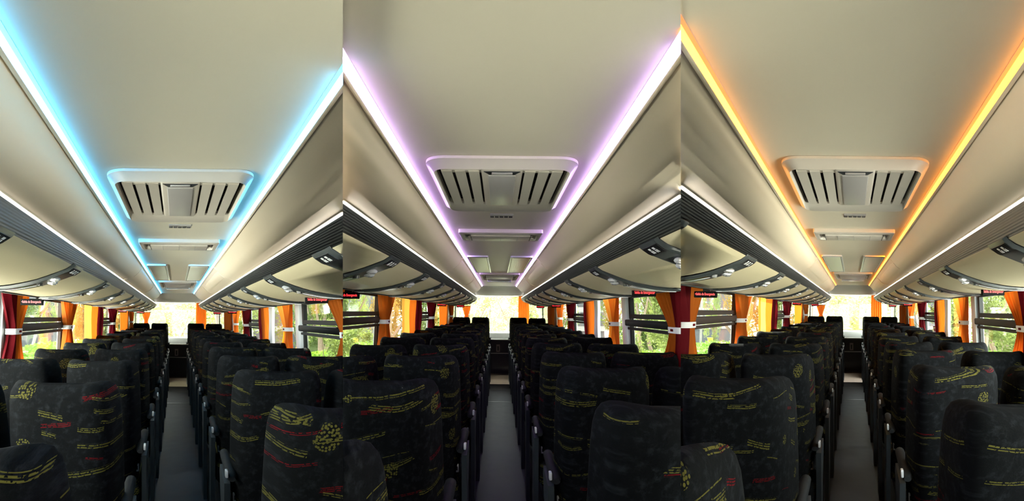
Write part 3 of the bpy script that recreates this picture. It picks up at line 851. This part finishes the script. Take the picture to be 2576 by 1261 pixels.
def tree(pos, kind, mat, h, sc, label, trunk=.10):
    root = bpy.data.objects.new('tree', None); COL.objects.link(root); root.location = pos
    tag(root, label, 'tree', 'trees outside the coach')
    R = random.Random(pos[0] * 7 + pos[1])
    pts = [(0, 0, 0)]
    for k in range(1, 6): pts.append((R.uniform(-.12, .12), R.uniform(-.12, .12), h * k / 5))
    tr = wobj('trunk', merge(tube(pts, [trunk * (1 - .12 * k) for k in range(6)]),
              *[tube([pts[3], (pts[3][0] + dx, pts[3][1] + dy, h * .95), (pts[3][0] + dx * 1.6, pts[3][1] + dy * 1.5, h * 1.25)], [trunk * .5, trunk * .3, trunk * .12], 6) for dx, dy in ((.5, .2), (-.5, .1), (.1, -.6))]), 'bark', parent=root, smooth=True)
    k = (kind, mat)
    if k not in CM: CM[k] = leafmesh(CROWN[kind], mat, 'foliage')
    fo = bpy.data.objects.new('foliage', CM[k]); COL.objects.link(fo); fo.parent = root
    fo.location = (0, 0, h * 1.05); fo.scale = sc; fo.rotation_euler = (0, 0, R.uniform(0, 6)); fo['kind'] = 'stuff'
    return root
def at(c, u, D, z=GZ):                        # a spot outdoors: u = direction across, D = distance along the cabin
    return T(c, (u * D / F, D, z))
def ground_pt(c, u, D):
    p = at(c, u, D); return Vector((p.x, p.y, gz))
for c in CABS:
    t = c.tone
    # beyond the windscreen
    for u, D, mt, nm in ((-78, 17, 'leaf_painted_glare', 'leftmost'), (-30, 21.5, 'leaf_painted_glare', 'left centre'), (10, 26, 'leaf_painted_glare', 'centre'), (48, 17.5, 'leaf_painted_glare', 'right centre'), (98, 22.5, 'leaf_green', 'rightmost')):
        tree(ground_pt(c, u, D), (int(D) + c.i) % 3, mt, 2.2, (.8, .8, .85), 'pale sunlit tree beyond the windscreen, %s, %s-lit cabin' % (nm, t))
    # left windows
    for u, D, kd, mt, h, nm, q in ((-438, 13.5, 0, 'leaf_green', 2.5, 'green tree outside the rear left window', .36), (-345, 20, 1, 'leaf_pale', 2.3, 'pale green tree ahead of the rear left window', .26),
                                (-274, 13, 2, 'leaf_gold', 2.4, 'golden tree outside the second left window', .26), (-252, 15, 0, 'leaf_gold', 2.6, 'golden tree behind the loose left curtain', .38),
                                (-200, 15, 1, 'leaf_green', 2.4, 'dense green tree outside the third left window', .50), (-160, 19, 2, 'leaf_pale', 2.4, 'pale tree outside the front left windows', .5)):
        if c.i == 1 and u == -436: continue
        tree(ground_pt(c, u, D), kd, mt, h, (q, q, .72), '%s, %s-lit cabin' % (nm, t))
    # right windows
    for u, D, kd, mt, h, nm, q in ((408, 14, 1, 'leaf_pale', 2.5, 'bright leafy tree outside the rear right window', .36), (375, 17, 0, 'leaf_green', 2.6, 'green tree across the road, rear right window', .55),
                                (352, 14, 2, 'leaf_pale', 2.6, 'bright tree beside the white pillar, right side', .42), (300, 17, 1, 'leaf_green', 2.4, 'tree behind the gold curtain, right side', .6),
                                (150, 20, 2, 'leaf_pale', 2.4, 'pale tree outside the front right windows', .6)):
        tree(ground_pt(c, u, D), kd, mt, h, (q, q, .8), '%s, %s-lit cabin' % (nm, t))
    # young shrub close to the right rear window
    p = ground_pt(c, 383, 6.2)
    tree(p, 3, 'leaf_pale', 1.75, (.36, .36, .32), 'young leafy shrub close outside the rear right window, %s-lit cabin' % t, .02)
    # hedges
    def hedge(u0, D0, u1, D1, zt, label, mat, dens=2600):
        a, b = ground_pt(c, u0, D0), ground_pt(c, u1, D1); mid = (a + b) / 2; L = (b - a).length; ht = zt - GZ
        root = bpy.data.objects.new('hedge', None); COL.objects.link(root); root.location = mid
        root.rotation_euler = (0, 0, math.atan2(b.y - a.y, b.x - a.x)); tag(root, label, 'hedge')
        wobj('hedge_core', bbox(-L / 2 + .05, L / 2 - .05, -.30, .30, 0, ht - .08, .1), mat, parent=root)
        R = random.Random(int(L * 1000)); V, Fc = [], []
        for _ in range(dens):
            fc = R.random()
            o = Vector((R.uniform(-L / 2, L / 2), R.uniform(-.36, .36), ht + R.uniform(-.1, .03))) if fc < .5 else Vector((R.uniform(-L / 2, L / 2), R.choice((-.34, .34)) + R.uniform(-.05, .05), R.uniform(.5 * ht, ht)))
            d = Vector((R.gauss(0, 1), R.gauss(0, 1), R.gauss(0, 1))).normalized(); e = d.orthogonal().normalized(); k = len(V); q = R.uniform(.03, .06)
            V += [tuple(o - d * q), tuple(o + e * q * .5), tuple(o + d * q), tuple(o - e * q * .5)]; Fc.append((k, k + 1, k + 2, k + 3))
        fo = bpy.data.objects.new('foliage', leafmesh((V, Fc), mat, 'foliage')); COL.objects.link(fo); fo.parent = root; fo['kind'] = 'stuff'
    hedge(-432 if c.i != 1 else -372, 7.6, -300, 10.5, -.72, 'low bright green hedge outside the rear left window, %s-lit cabin' % t, 'leaf_hedge')
    hedge(430, 19, 330, 20, -.85, 'dark green hedge across the road on the right, %s-lit cabin' % t, 'leaf_green', 3500)
    hedge(432, 9.5, 345, 10.2, -.95, 'low green verge hedge outside the rear right window, %s-lit cabin' % t, 'leaf_hedge')
    # grey building behind the left trees, dark block on the right
    def block(u0, D0, u1, D1, h, name, label, mat, wins):
        a, b = ground_pt(c, u0, D0), ground_pt(c, u1, D1); mid = (a + b) / 2; L = (b - a).length
        root = bpy.data.objects.new(name, None); COL.objects.link(root); root.location = mid
        root.rotation_euler = (0, 0, math.atan2(b.y - a.y, b.x - a.x)); tag(root, label, 'building')
        wobj('wall', box(-L / 2, L / 2, 0, 3, 0, h), mat, parent=root)
        wobj('roof', box(-L / 2 - .2, L / 2 + .2, -.25, 3.2, h, h + .25), 'building_pale', parent=root)
        for k in range(wins):
            x = -L / 2 + L * (k + .5) / wins
            wf = wobj('window', box(x - .75, x + .75, -.08, .02, 1.2, 2.6), 'building_pale', parent=root)
            wobj('pane', box(x - .45, x + .45, -.10, -.07, 1.5, 2.3), 'pane_dark', parent=wf)
    block(-440 if c.i != 1 else -385, 27, -300, 29, 6.5, 'grey_building', 'grey building with pale windows behind the left trees, %s-lit cabin' % t, 'building_grey', 4)
    block(190, 25, 262, 25, 7, 'dark_building', 'dark grey building outside the middle right windows, %s-lit cabin' % t, 'building_grey', 2)
    # post with yellow bands by the road
    p = ground_pt(c, -384, 17)
    pr = bpy.data.objects.new('road_post', None); COL.objects.link(pr); pr.location = p; tag(pr, 'leaning pale pole by the road outside the rear left window, %s-lit cabin' % t, 'pole')
    wobj('pole', tube([(0, 0, 0), (.35, 0, 3.6)], .045), 'building_pale', parent=pr, smooth=True)
    wobj('yellow_band', tube([(.5, 0, 0), (.5, 0, 1.3)], .10), 'yellow_paint', parent=pr, smooth=True)
